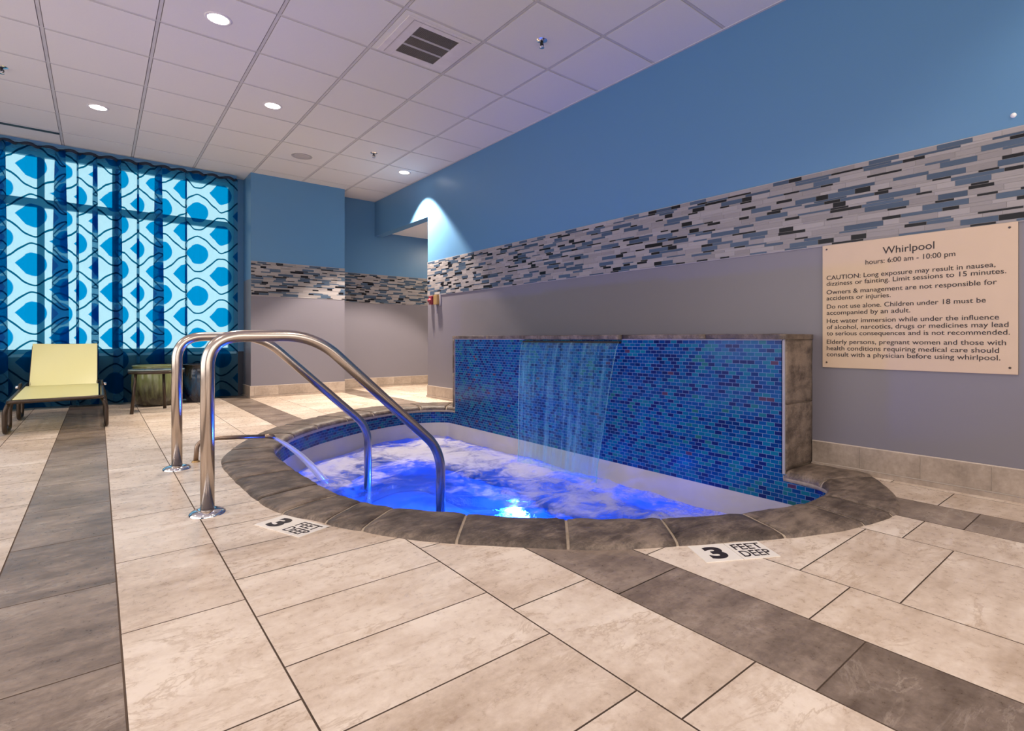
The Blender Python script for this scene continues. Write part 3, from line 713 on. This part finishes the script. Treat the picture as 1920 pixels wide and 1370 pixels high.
# end pier: three stacked stones and their light joints
m = MB(); zz = [0.02, 0.395, 0.768]
for k in range(2): rough_block(m, FX + 0.006, XW, FY0 - 0.014, FY0 + 0.012, zz[k] + 0.0015, zz[k + 1] - 0.0015, k + 1, 14, 0.004)
k = len(m.f); m.box(FX, XW, FY0 - 0.006, FY0 + 0.01, 0.0, FT - 0.002, 1)
offw(m).build('end_cladding', [M['coping'], M['mortar']], ww)
m = MB()
for k in range(2): rough_block(m, FX - 0.012, XW, FY1 + 0.002, FY1 + 0.03, zz[k] + 0.003, zz[k + 1] - 0.003, k + 5, 6, 0.004)
offw(m).build('end_cladding', M['coping'], ww)
ys_ = [FY0 - 0.02, 1.93, 2.64, 3.20, 3.84, 4.45, FY1 + 0.035]
for k in range(6):
    m = MB(); rough_block(m, FX - (0.012 if k not in (2, 3) else 0.03), XW, ys_[k] + 0.002, ys_[k + 1] - 0.002, FT + (0.0 if k not in (2, 3) else -0.004), FT + 0.03, 11 + k, 9, 0.004)
    offw(m).build('cap_stone', M['coping'], ww)
m = MB(); m.box(FX - 0.030, FX, 2.655, 3.825, FT - 0.034, FT - 0.018); offw(m).build('spout_lip', M['bronze'], ww, bevel=0.002)
m = MB(); m.box(FX - 0.004, FX + 0.005, FY0 - 0.010, FY0 + 0.004, 0.0, FT); m.box(FX - 0.004, FX + 0.002, FY1 - 0.006, FY1 + 0.004, 0.0, FT)
m.box(FX - 0.004, FX + 0.002, FY0, 2.65, FT - 0.008, FT - 0.001); m.box(FX - 0.004, FX + 0.002, 3.83, FY1, FT - 0.008, FT - 0.001)
offw(m).build('edge_grout', M['strip_grout'], ww)

# ------------------------------------------------------------------ water
WZ = -0.322
grow = []
for k in range(0, len(loop)):
    p = loop[k]; v = Vector((p[0] - 1.95, p[1] - 3.245)); v.normalize(); grow.append((p[0] + v.x * 0.03, p[1] + v.y * 0.03))
def wave(x, y):
    z = 0.022 * noise.noise((x * 2.3, y * 2.3, 0.2)) + 0.014 * noise.noise((x * 5.5, y * 5.5, 3.1)) + 0.007 * noise.noise((x * 13, y * 13, 6.6))
    d = math.hypot((x - 2.82), (y - max(2.8, min(3.7, y)))); z += 0.022 * math.exp(-(d / 0.14) ** 2)
    d = math.hypot(x - 1.32, y - 4.08); z += 0.03 * math.exp(-(d / 0.14) ** 2)
    d = math.hypot(x - 1.45, y - 3.75); z += 0.02 * math.exp(-(d / 0.25) ** 2) * (1 + noise.noise((x * 18, y * 18, 1)))
    return z
m = MB(); idx = {}; sx0, sy0, dx = 0.80, 1.0, 0.025
def wid(i, j):
    if (i, j) not in idx:
        x, y = sx0 + i * dx, sy0 + j * dx; idx[(i, j)] = m.add([(x - PO.x, y - PO.y, wave(x, y))])
    return idx[(i, j)]
for i in range(90):
    for j in range(180):
        if inside(grow, sx0 + (i + .5) * dx, sy0 + (j + .5) * dx): m.face((wid(i, j), wid(i + 1, j), wid(i + 1, j + 1), wid(i, j + 1)), 0, None, True)
wt = m.build('pool_water', M['water'], None, (PO.x, PO.y, WZ), fix=False)
# object coordinates in the water material are plan metres: shift the mesh so that origin is the room's
for v in wt.data.vertices: v.co.x += PO.x; v.co.y += PO.y
wt.location = (0, 0, WZ)
tag(wt, 'foaming blue lit water filling the sunken whirlpool', 'water')
m = MB(); NU, NV = 60, 40
def fallpt(i, j):
    u, t = i / NU, j / NV
    z = FT - 0.030 + (WZ + 0.0 - FT + 0.03) * t
    hw = 0.578 - 0.10 * min(1, t * 1.15) ** 1.2 ; y = 3.245 + hw * (2 * u - 1) - 0.01
    x = 2.958 - 0.135 * t ** 0.6
    x += 0.010 * noise.noise((y * 9, z * 1.2, 0.4)) * (0.3 + t) + 0.005 * noise.noise((y * 30, z * 2.5, 2.4))
    return (x, y, z)
m.grid(fallpt, NU, NV, 0, True, lambda i, j: (i / NU * 1.15, j / NV * 1.07))
def fallback(i, j): p = fallpt(i, j); return (p[0] + 0.005, p[1], p[2])
wf = m.build('waterfall', M['fall'], None, (0, 0, 0), fix=False)
tag(wf, 'thin streaky sheet of water falling down the blue tiled wall', 'waterfall')
# thick rounded rims of the sheet
for u in (0, NU):
    r_ = MB(); r_.tube([fallpt(u, j) for j in range(NV + 1)], 0.005, 8, caps=False, radii=[0.004 + 0.003 * abs(noise.noise((j * 0.4, u, 0))) for j in range(NV + 1)])
    r_.build('sheet_edge', M['fall'], wf)

# ------------------------------------------------------------------ handrails
def handrail(y, label, x=0.370):
    h = thing('handrail', label, 'handrail', (x, y, 0), 'stainless pool handrails')
    return h
hr = handrail(2.755, 'nearer of the two bent steel handrails, its post beside the upside down depth marker')
path = smooth_path([(0, 0, 0.0), (0, 0, 0.785), (0.455, 0, 0.790), (1.115, 0, 0.165), (1.158, 0, 0.06), (1.158, 0, -0.74)], [0.14, 0.15, 0.06, 0.06], 12)
m = MB(); m.tube(path, 0.0275, 24); m.build('rail_tube', M['steel'], hr)
m = MB(); m.lathe([(0.0275, 0.022), (0.036, 0.022), (0.060, 0.016), (0.070, 0.008), (0.072, 0.0)], 40); m.build('base_plate', M['chrome'], hr)
def copy_thing(src, loc, label):
    r = src.copy(); COL.objects.link(r); r.location = loc; r['label'] = label
    for ch in src.children:
        c2 = ch.copy(); COL.objects.link(c2); c2.parent = r
        for g in ch.children: d = g.copy(); COL.objects.link(d); d.parent = c2
    return r
copy_thing(hr, (0.358, 3.815, 0), 'farther of the two bent steel handrails, standing next to the small water spout')

# ------------------------------------------------------------------ deck spout and its jet
sp = thing('water_spout', 'thin bronze water spout bent low over the stone rim', 'water spout', (0.468, 3.95, 0))
m = MB(); m.tube(smooth_path([(0, 0, 0), (0.008, 0, 0.125), (0.10, 0.0, 0.138), (0.40, 0.0, 0.114)], [0.085, 0.05], 10), 0.0135, 16); m.build('pipe', M['spout'], sp)
m = MB(); m.tube([(0.39, 0, 0.115), (0.415, 0, 0.113), (0.44, 0, 0.106), (0.450, 0, 0.096)], 0.016, 16, radii=[0.0135, 0.017, 0.017, 0.013]); m.build('nozzle', M['spout'], sp)
m = MB(); m.lathe([(0.0135, 0.010), (0.020, 0.009), (0.024, 0.0)], 24); m.build('base_ring', M['brass'], sp)
m = MB(); pts = []; rad = []
for k in range(25):
    t_ = k / 24; pts.append((0.918 + 0.40 * t_, 3.95 + 0.20 * t_, 0.096 - 0.26 * t_ - 0.155 * t_ * t_)); rad.append(0.010 + 0.020 * t_ + 0.003 * noise.noise((k * 0.7, 0, 0)))
m.tube(pts, 0.012, 14, radii=rad, caps=False)
tag(m.build('water_jet', M['jet'], None), 'white arc of water shooting from the thin spout into the pool', 'water jet')

# ------------------------------------------------------------------ writing helper
def text_mesh(body, width=None, cap=None, align='LEFT', offset=0.0, extrude=0.0):
    cu = bpy.data.curves.new('txt', 'FONT'); cu.body = body; cu.size = 1.0; cu.offset = offset; cu.extrude = 0.0
    cu.resolution_u = 6
    o = bpy.data.objects.new('txt', cu); COL.objects.link(o)
    dg = bpy.context.evaluated_depsgraph_get(); me = bpy.data.meshes.new_from_object(o.evaluated_get(dg))
    bpy.data.objects.remove(o); bpy.data.curves.remove(cu)
    vs = [v.co.copy() for v in me.vertices]; fs = [tuple(p.vertices) for p in me.polygons]; bpy.data.meshes.remove(me)
    x0 = min(v.x for v in vs); x1 = max(v.x for v in vs)
    return vs, fs, x0, x1
CAPH = 0.729
def put_text(mb, body, org, ux, uy, width, cap, offset=0.0, nrm=None, th=0.0012):
    """org is the left end of the baseline; the line is fitted to the given width and cap height"""
    vs, fs, x0, x1 = text_mesh(body, offset=offset)
    sx = width / (x1 - x0); sy = cap / CAPH
    O, UX, UY = Vector(org), Vector(ux).normalized(), Vector(uy).normalized(); N = UX.cross(UY)
    top = mb.add([O + UX * ((v.x - x0) * sx) + UY * (v.y * sy) + N * th for v in vs])
    for f in fs: mb.face([top + i for i in f])
    ed = {}
    for f in fs:
        for a, b in zip(f, f[1:] + f[:1]): ed[(a, b)] = 1
    bot = mb.add([O + UX * ((v.x - x0) * sx) + UY * (v.y * sy) for v in vs])
    for (a, b) in ed:
        if (b, a) not in ed: mb.face((top + b, top + a, bot + a, bot + b))

# ------------------------------------------------------------------ rules sign
SX = XW - 0.012
sg = thing('rules_sign', 'large ivory sign of whirlpool rules screwed to the wall under the tile band', 'sign', (XW, 0.91, 0.95))
def offs(mb): mb.v = [(x - XW, y - 0.91, z - 0.95) for x, y, z in mb.v]; return mb
m = MB(); m.box(SX + 0.002, XW - 0.0005, 0.467, 1.353, 0.602, 1.330); offs(m).build('board', M['ivory'], sg, bevel=0.0015)
SF = SX + 0.0018
LN = [('title', [('Whirlpool', 1.033, 0.795, 1.243, 0.041)]), ('hours', [('hours: 6:00 am - 10:00 pm', 1.119, 0.707, 1.194, 0.028)]),
      ('caution', [('CAUTION: Long exposure may result in nausea,', 1.329, 0.549, 1.123, 0.0265), ('dizziness or fainting. Limit sessions to 15 minutes.', 1.329, 0.509, 1.088, 0.0265)]),
      ('owners', [('Owners & management are not responsible for', 1.329, 0.544, 1.038, 0.0265), ('accidents or injuries.', 1.329, 0.994, 1.002, 0.0265)]),
      ('children', [('Do not use alone. Children under 18 must be', 1.328, 0.586, 0.952, 0.0265), ('accompanied by an adult.', 1.328, 0.902, 0.915, 0.0265)]),
      ('alcohol', [('Hot water immersion while under the influence', 1.328, 0.536, 0.867, 0.0265), ('of alcohol, narcotics, drugs or medicines may lead', 1.328, 0.501, 0.830, 0.0265), ('to serious consequences and is not recommended.', 1.328, 0.496, 0.793, 0.0265)]),
      ('elderly', [('Elderly persons, pregnant women and those with', 1.328, 0.510, 0.743, 0.0265), ('health conditions requiring medical care should', 1.328, 0.536, 0.705, 0.0265), ('consult with a physician before using whirlpool.', 1.328, 0.531, 0.669, 0.0265)])]
for nm, lines in LN:
    for body, yl, yr, z, cap in lines:                                 # every line of wording is a part of its own
        m = MB(); put_text(m, body, (SF, yl, z), (0, -1, 0), (0, 0, 1), yl - yr, cap, 0.002)
        offs(m).build('title' if nm == 'title' else 'lettering', M['letter'], sg, fix=False)
for y, z in ((1.329, 1.306), (0.497, 1.306), (1.329, 0.632), (0.496, 0.634)):
    m = MB(); m.lathe([(0.0, 0.003), (0.004, 0.0026), (0.0055, 0.0)], 14)
    m.v = [(SF - q[2], y + q[0], z + q[1]) for q in m.v]; offs(m).build('screw', M['screw'], sg)

# ------------------------------------------------------------------ depth markers: a numeral tile and a wording tile
def marker(a, b, up, label):
    A, B = Vector((*a, 0)), Vector((*b, 0)); ux = (B - A); L = ux.length; ux.normalize(); uy = Vector((-ux.y, ux.x, 0))
    t0 = thing('depth_marker', label, 'depth marker', (A.x, A.y, 0), 'pool depth markers')
    TS = L / 2
    def tile(k):
        m = MB(); x0, x1 = k * TS + 0.0012, (k + 1) * TS - 0.0012; zt = 0.0032
        P = [ux * x + uy * y for x, y in ((x0, 0), (x1, 0), (x1, up), (x0, up))]
        q = m.add([(p.x, p.y, z) for z in (0.0003, zt) for p in P])
        for f in ((3, 2, 1, 0), (4, 5, 6, 7), (0, 1, 5, 4), (1, 2, 6, 5), (2, 3, 7, 6), (3, 0, 4, 7)): m.face([q + i for i in f])
        return m
    n_ = tile(0).build('numeral_tile', M['marker'], t0)
    m = MB(); o = ux * (TS * 0.27) + uy * (up * 0.17); put_text(m, '3', (o.x, o.y, 0.0032), ux, uy, TS * 0.48, up * 0.66, 0.045, th=0.0006); m.build('numeral', M['ink'], n_, fix=False)
    w_ = tile(1).build('wording_tile', M['marker'], t0)
    m = MB()
    o = ux * (TS * 1.10) + uy * (up * 0.54); put_text(m, 'FEET', (o.x, o.y, 0.0032), ux, uy, TS * 0.80, up * 0.36, 0.010, th=0.0006)
    o = ux * (TS * 1.10) + uy * (up * 0.12); put_text(m, 'DEEP', (o.x, o.y, 0.0032), ux, uy, TS * 0.80, up * 0.36, 0.010, th=0.0006)
    m.build('wording', M['ink'], w_, fix=False)
marker((1.602, 1.035), (1.851, 0.894), 0.143, 'white 3 FEET DEEP marker reading upright on the floor in front of the rim')
marker((0.495, 2.459), (0.597, 2.187), 0.137, 'white 3 FEET DEEP marker turned upside down on the floor beside the nearer handrail')

# ------------------------------------------------------------------ downlights
DL = ['round white downlight nearest the square ceiling vent, large at the top of the picture', 'leftmost round white downlight, over the lime lounger', 'middle round white downlight, between the vent and the curtain', 'farthest round white downlight, close to the blue wall corner throwing a white scallop']
dl0 = None
for (x, y), p, lb in zip(LIGHTS, LPOW, DL):
    if dl0 is None:
        dl0 = d = thing('downlight', lb, 'ceiling light', (x, y, CEIL), 'recessed downlights')
        m = MB(); m.lathe([(0.062, 0.001), (0.063, -0.004), (0.076, -0.005), (0.081, -0.001), (0.081, 0.001)], 40); m.build('trim_ring', M['white_enamel'], d)
        m = MB(); m.lathe([(0.0005, -0.0028), (0.03, -0.0028), (0.0625, -0.0022)], 40); m.build('lens', M['lens'], d)
    else: copy_thing(dl0, (x, y, CEIL), lb)
    spot('downlight_lamp', (x, y, CEIL - 0.012), p, 98, 0.25, rad=0.05)

# ------------------------------------------------------------------ exhaust grille in its ceiling panel
v = thing('ceiling_vent', 'square ceiling vent with a dark mesh grille in a white panel', 'vent', (1.85, 3.54, CEIL))
m = MB(); fr_ = (-0.26, 0.26, -0.26, 0.26)
hx, hy = 0.155, 0.197
m.box(-0.27, -hx, -0.27, 0.27, -0.006, 0.0); m.box(hx, 0.27, -0.27, 0.27, -0.006, 0.0); m.box(-hx, hx, -0.27, -hy, -0.006, 0.0); m.box(-hx, hx, hy, 0.27, -0.006, 0.0)
m.build('frame', M['white_enamel'], v, bevel=0.003)
m = MB(); m.box(-hx, hx, -hy, hy, -0.001, 0.0); m.build('backing', M['dark_metal'], v)
m = MB()
for k in range(34): y_ = -hy + 2 * hy * (k + .5) / 34; m.box(-hx, hx, y_ - 0.0016, y_ + 0.0016, -0.005, -0.001)
for k in range(27): x_ = -hx + 2 * hx * (k + .5) / 27; m.box(x_ - 0.0014, x_ + 0.0014, -hy, hy, -0.0045, -0.001)
m.build('mesh_grille', simple('vent_mesh_metal', (0.16, 0.14, 0.135), 0.5, 0.3), v)
m = MB()
for y_ in (-0.065, 0.065): m.box(-hx, hx, y_ - 0.012, y_ + 0.012, -0.006, -0.0045)
m.build('crossbar', M['grey_plastic'], v)
m = MB(); m.box(-0.225, 0.225, -0.252, -0.246, -0.0075, -0.006); m.box(-0.225, -0.219, -0.246, 0.25, -0.0075, -0.006); m.build('hinge_groove', M['grey_plastic'], v)

# ------------------------------------------------------------------ sprinklers, speaker, slot diffuser
s0 = thing('sprinkler_head', 'small ceiling sprinkler head between the square vent and the blue wall', 'sprinkler', (2.45, 2.936, CEIL), 'ceiling sprinklers')
m = MB(); m.lathe([(0.012, -0.010), (0.030, -0.006), (0.040, 0.0)], 24); m.build('escutcheon', M['chrome'], s0)
m = MB(); m.tube([(0, 0, -0.004), (0, 0, -0.03)], 0.008, 12); m.tube([(-0.012, 0, -0.018), (-0.014, 0, -0.035), (0, 0, -0.05)], 0.003, 8); m.tube([(0.012, 0, -0.018), (0.014, 0, -0.035), (0, 0, -0.05)], 0.003, 8); m.build('frame', M['dark_metal'], s0)
m = MB(); m.lathe([(0.0, -0.052), (0.018, -0.052), (0.018, -0.050), (0.0, -0.050)], 16); m.build('deflector', M['chrome'], s0)
copy_thing(s0, (2.448, 5.981, CEIL), 'tiny ceiling sprinkler head in front of the farthest downlight')
copy_thing(s0, (-0.585, 5.99, CEIL), 'ceiling sprinkler head cut by the left edge of the picture')
q = thing('ceiling_speaker', 'round pale grey speaker grille in a ceiling panel near the pillar', 'speaker', (1.841, 6.636, CEIL))
m = MB(); m.lathe([(0.085, 0.0), (0.10, -0.004), (0.11, -0.003), (0.115, 0.001)], 40); m.build('rim', M['grey_plastic'], q)
m = MB(); m.lathe([(0.0005, -0.012), (0.05, -0.010), (0.085, -0.003)], 40); m.build('grille', simple('speaker_grille', (0.40, 0.37, 0.38), 0.7), q)
q = thing('slot_diffuser', 'long thin black air slot in the ceiling above the curtain', 'vent', (-1.0, 7.55, CEIL))
m = MB(); m.box(-0.75, 0.69, -0.052, -0.036, -0.002, 0.0); m.box(-0.75, 0.69, 0.036, 0.052, -0.002, 0.0); m.build('flange', M['white_enamel'], q)
m = MB(); m.box(-0.75, 0.69, -0.036, 0.036, -0.0025, 0.0); m.build('slot', M['dark_metal'], q)

# ------------------------------------------------------------------ wall fittings by the opening, wall sensor
q = thing('alarm_bell', 'small dark red fitting on the wall under the tile band by the opening', 'wall fitting', (XW, 6.235, 1.265))
m = MB(); m.box(-0.035, -0.0005, -0.035, 0.035, -0.05, 0.06); m.build('box', M['red_metal'], q, bevel=0.005)
m = MB(); m.lathe([(0.0, 0.03), (0.02, 0.026), (0.03, 0.01), (0.03, 0.0)], 20); m.v = [(-0.035 - z, x, y) for x, y, z in m.v]; m.build('button', M['red_metal'], q)
q = thing('valve_box', 'small brass box on the wall right of the dark red fitting', 'wall fitting', (XW, 6.075, 1.268))
m = MB(); m.box(-0.05, -0.0005, -0.045, 0.045, -0.06, 0.065); m.build('box', M['brass'], q, bevel=0.006)
m = MB(); m.box(-0.014, -0.0005, -0.075, -0.046, -0.075, 0.07); m.build('back_plate', M['grey_plastic'], q)
m = MB(); m.tube([(-0.015, 0.02, -0.06), (-0.015, 0.02, -0.17)], 0.006, 10); m.build('drain_pipe', M['grey_plastic'], q)
q = thing('wall_sensor', 'tiny white disc on the blue wall above the tile band at the right edge', 'sensor', (XW, 0.485, 1.84))
m = MB(); m.lathe([(0.0, 0.008), (0.009, 0.007), (0.012, 0.0)], 18); m.v = [(-z, x, y) for x, y, z in m.v]; m.build('disc', M['white_plastic'], q)

# ------------------------------------------------------------------ curtain
cur = thing('curtain', 'floor length sheer curtain printed with blue drops and wavy lines over the window', 'curtain', (0.0, 7.95, 0))
CY = 7.95; CT = 2.862
# plan path: gentle waves with Z-folds where the cloth doubles back on itself
folds = [(-3.15, 0.10), (-2.88, 0.09), (-2.60, 0.10), (-2.32, 0.10), (-2.05, 0.10), (-1.80, 0.09), (-1.52, 0.10), (-1.25, 0.10), (-1.0, 0.09), (-0.82, 0.10), (-0.40, 0.16), (-0.19, 0.03), (-0.06, 0.07), (0.135, 0.09), (0.35, 0.03), (0.50, 0.12), (0.83, 0.018)]
plan = []                                                         # (x at foot, x at head, y offset)
xcur = -3.34
def wav(x): return 0.016 * math.sin(x * 21) + 0.010 * math.sin(x * 47 + 1)
for fx, fw in folds:
    nst = max(2, int((fx - xcur) / 0.02))
    for k in range(nst): x_ = xcur + (fx - xcur) * k / nst; plan.append((x_, x_, wav(x_)))
    a, b2 = fx, fx + fw; mx = (a + b2) / 2; q_ = 0.55
    for (u, yo) in ((0.0, 0.0), (0.25, -0.012), (0.5, -0.024), (0.75, -0.034), (0.95, -0.038), (1.0, -0.030), (0.95, -0.018), (0.75, -0.008), (0.5, 0.0), (0.25, 0.008), (0.05, 0.014), (0.0, 0.022), (0.05, 0.034), (0.25, 0.040), (0.5, 0.036), (0.75, 0.026), (1.0, 0.012)):
        xf = a + (b2 - a) * u; plan.append((xf, mx + (xf - mx) * q_, yo + wav(a) * (1 - u) + wav(b2) * u))
    xcur = b2 + 0.015
x_ = xcur
while x_ < 1.405: plan.append((x_, x_, wav(x_))); x_ += 0.02
arc = [0.0]
for p0, p1 in zip(plan, plan[1:]): arc.append(arc[-1] + math.hypot(p1[0] - p0[0], p1[2] - p0[2]))
ref = min(range(len(plan)), key=lambda i: abs(plan[i][0] - 1.215)); U0 = arc[ref]; V0 = 1.57
NZ = 28; m = MB()
def cpt(i, j):
    t_ = j / NZ; f, h, yo = plan[i]; x_ = f + (h - f) * t_ ** 1.5
    amp = 1.0 + 0.5 * (1 - t_) if t_ < 0.9 else 1.05
    return (x_, yo * amp, 0.025 + (CT - 0.025 - 0.012 * (0.5 + 0.5 * math.cos(plan[i][0] * 62))) * t_)
m.grid(cpt, len(plan) - 1, NZ, 0, True, lambda i, j: (arc[i] - U0, j / NZ * CT - V0))
m.build('fabric', M['voile'], cur, fix=False)
m = MB(); npt = 440; pts = []
for k in range(npt + 1):
    x_ = -3.34 + 4.74 * k / npt; s_ = abs(math.sin(x_ * 18.5)); pts.append((x_, 0.03 * math.sin(x_ * 37) - 0.004, CT - 0.012 + 0.022 * s_))
m.tube(pts, 0.017, 8); m.build('heading_tape', M['tape'], cur)
m = MB(); m.box(-3.9, 1.40, 7.98, 8.13, CT + 0.03, CEIL - 0.0005); 
tr4 = struct(m.build('trim_4', M['blue_paint']))

# ------------------------------------------------------------------ lounger
lg = thing('sun_lounger', 'lime sling sun lounger with bronze tube frame in front of the curtain', 'sun lounger', (-0.26, 5.95, 0))
LX, LY = -0.26, 5.95
def offl(mb): mb.v = [(x - LX, y - LY, z) for x, y, z in mb.v]; return mb
XL, XR = -0.545, 0.028
seat_z = lambda y: 0.285 + (y - 5.95) * 0.035
m = MB(); m.tube(smooth_path([(XL, 7.45, seat_z(7.45) - 0.02), (XL, 5.93, 0.268), (XR, 5.93, 0.275), (XR, 7.45, seat_z(7.45) - 0.02), (XL, 7.45, seat_z(7.45) - 0.02)], 0.06, 8), 0.015, 12); offl(m).build('seat_frame', M['bronze'], lg)
def leg(x, xo, y0, y1):
    m = MB(); m.tube(smooth_path([(x, y0, 0.26), (xo, y0 - 0.01, 0.19), (xo, y0, 0.018), (xo, y1, 0.018), (xo, y1 + 0.01, 0.19), (x, y1, 0.285)], [0.05, 0.06, 0.06, 0.05], 8), 0.0155, 12)
    offl(m).build('leg', M['bronze'], lg)
for y0, y1 in ((6.0, 6.32), (6.98, 7.28)):
    leg(XL, XL - 0.024, y0, y1); leg(XR, XR + 0.028, y0, y1)
def sheet(mb, fn, nu=12, nv=16, th=0.004):
    mb.grid(lambda i, j: fn(i / nu, j / nv, 0), nu, nv, 0, True); mb.grid(lambda i, j: fn(i / nu, j / nv, -th), nu, nv, 0, True)
    for e in range(nv):
        for u in (0, 1): mb.quad(fn(u, e / nv, 0), fn(u, (e + 1) / nv, 0), fn(u, (e + 1) / nv, -th), fn(u, e / nv, -th))
    for e in range(nu):
        for v_ in (0, 1): mb.quad(fn(e / nu, v_, 0), fn((e + 1) / nu, v_, 0), fn((e + 1) / nu, v_, -th), fn(e / nu, v_, -th))
m = MB(); sheet(m, lambda u, v_, t: (XL + 0.025 + (XR - XL - 0.05) * u, 5.945 + 1.01 * v_, seat_z(5.945 + 1.01 * v_) + 0.004 - 0.022 * math.sin(PI * u) * math.sin(PI * min(1, v_ * 1.3)) + t)); offl(m).build('seat_sling', M['sling'], lg)
BB = Vector((0, 6.96, 0.325)); BT = Vector((0, 7.31, 0.705))
m = MB(); sheet(m, lambda u, v_, t: (XL + 0.050 + (XR - XL - 0.085) * u, BB.y - 0.014 + (BT.y + 0.012 - BB.y) * v_ + 0.016 * math.sin(PI * u) * math.sin(PI * v_) - t, BB.z + (BT.z + 0.018 - BB.z) * v_ - 0.006 * math.sin(PI * u) * v_)); offl(m).build('back_sling', M['sling'], lg)
m = MB(); m.tube(smooth_path([(XL + 0.055, BB.y, BB.z), (XL + 0.055, BT.y + 0.012, BT.z + 0.004), (XR - 0.040, BT.y + 0.012, BT.z + 0.004), (XR - 0.040, BB.y, BB.z)], 0.03, 6), 0.011, 12); offl(m).build('back_frame', M['bronze'], lg)
for x_ in (XL + 0.06, XR - 0.045):
    m = MB(); m.tube([(x_, 7.20, 0.585), (x_, 7.40, 0.325)], 0.008, 10); offl(m).build('prop', M['bronze'], lg)
for x_, s_ in ((XL - 0.005, -1), (XR + 0.005, 1)):
    m = MB(); m.box(x_ - 0.006, x_ + 0.006, 6.80, 6.98, 0.29, 0.36); offl(m).build('hinge_plate', M['bronze'], lg, bevel=0.004)
    m = MB(); m.tube([(x_, 6.86, 0.325), (x_ + s_ * 0.03, 6.86, 0.325)], 0.014, 14); offl(m).build('hinge_bolt', M['chrome'], lg)

# ------------------------------------------------------------------ side table
tb = thing('side_table', 'small round side table with glass top on slim bronze legs right of the lounger', 'table', (0.48, 7.0, 0))
m = MB(); m.lathe([(0.0005, 0.434), (0.225, 0.434), (0.245, 0.438), (0.248, 0.444), (0.245, 0.450), (0.225, 0.452), (0.0005, 0.452)], 48); m.build('glass_top', M['table_glass'], tb)
m = MB(); m.lathe([(0.226, 0.434), (0.226, 0.408), (0.238, 0.406), (0.244, 0.410), (0.244, 0.436), (0.226, 0.434)], 48); m.build('rim', M['bronze'], tb)
for lx, ly in ((0.262, 6.85), (0.565, 7.20), (0.66, 6.84)):
    m = MB(); x_, y_ = lx - 0.48, ly - 7.0; m.tube([(x_ * 0.84, y_ * 0.84, 0.42), (x_, y_, 0.0)], 0.0145, 12, radii=[0.013, 0.016]); m.build('leg', M['bronze'], tb)

# ------------------------------------------------------------------ garden stools / glazed pots behind the table
def pot(name, label, x, y, prof, m_, hk):
    p = thing(name, label, 'planter', (x, y, 0), 'glazed planters by the window')
    a = MB(); a.lathe(prof, 48, cap=False); k = len(prof)
    a.build('body', m_, p)
    a = MB(); r = hk[0]; z = hk[1]; a.lathe([(r - 0.004, z - 0.010), (r + 0.008, z - 0.008), (r + 0.010, z), (r + 0.002, z + 0.006), (r - 0.020, z + 0.006), (r - 0.024, z - 0.04)], 48); a.build('rim', m_, p)
    a = MB(); a.lathe([(0.0005, z - 0.04), (r - 0.02, z - 0.04)], 48); a.build('soil', simple(name + '_soil', (0.02, 0.016, 0.012), 0.9), p)
    return p
pot('planter', 'round olive green glazed planter behind the little glass table', 0.52, 7.62, [(0.0005, 0.002), (0.15, 0.0), (0.185, 0.02), (0.222, 0.10), (0.236, 0.22), (0.232, 0.34), (0.222, 0.45), (0.222, 0.46)], M['glaze_green'], (0.222, 0.462))
pot('planter', 'dark blue glazed planter right of the olive one, partly behind the handrail post', 0.945, 7.70, [(0.0005, 0.002), (0.11, 0.0), (0.125, 0.02), (0.155, 0.12), (0.182, 0.26), (0.172, 0.37), (0.150, 0.43), (0.165, 0.455)], M['glaze_blue'], (0.165, 0.458))
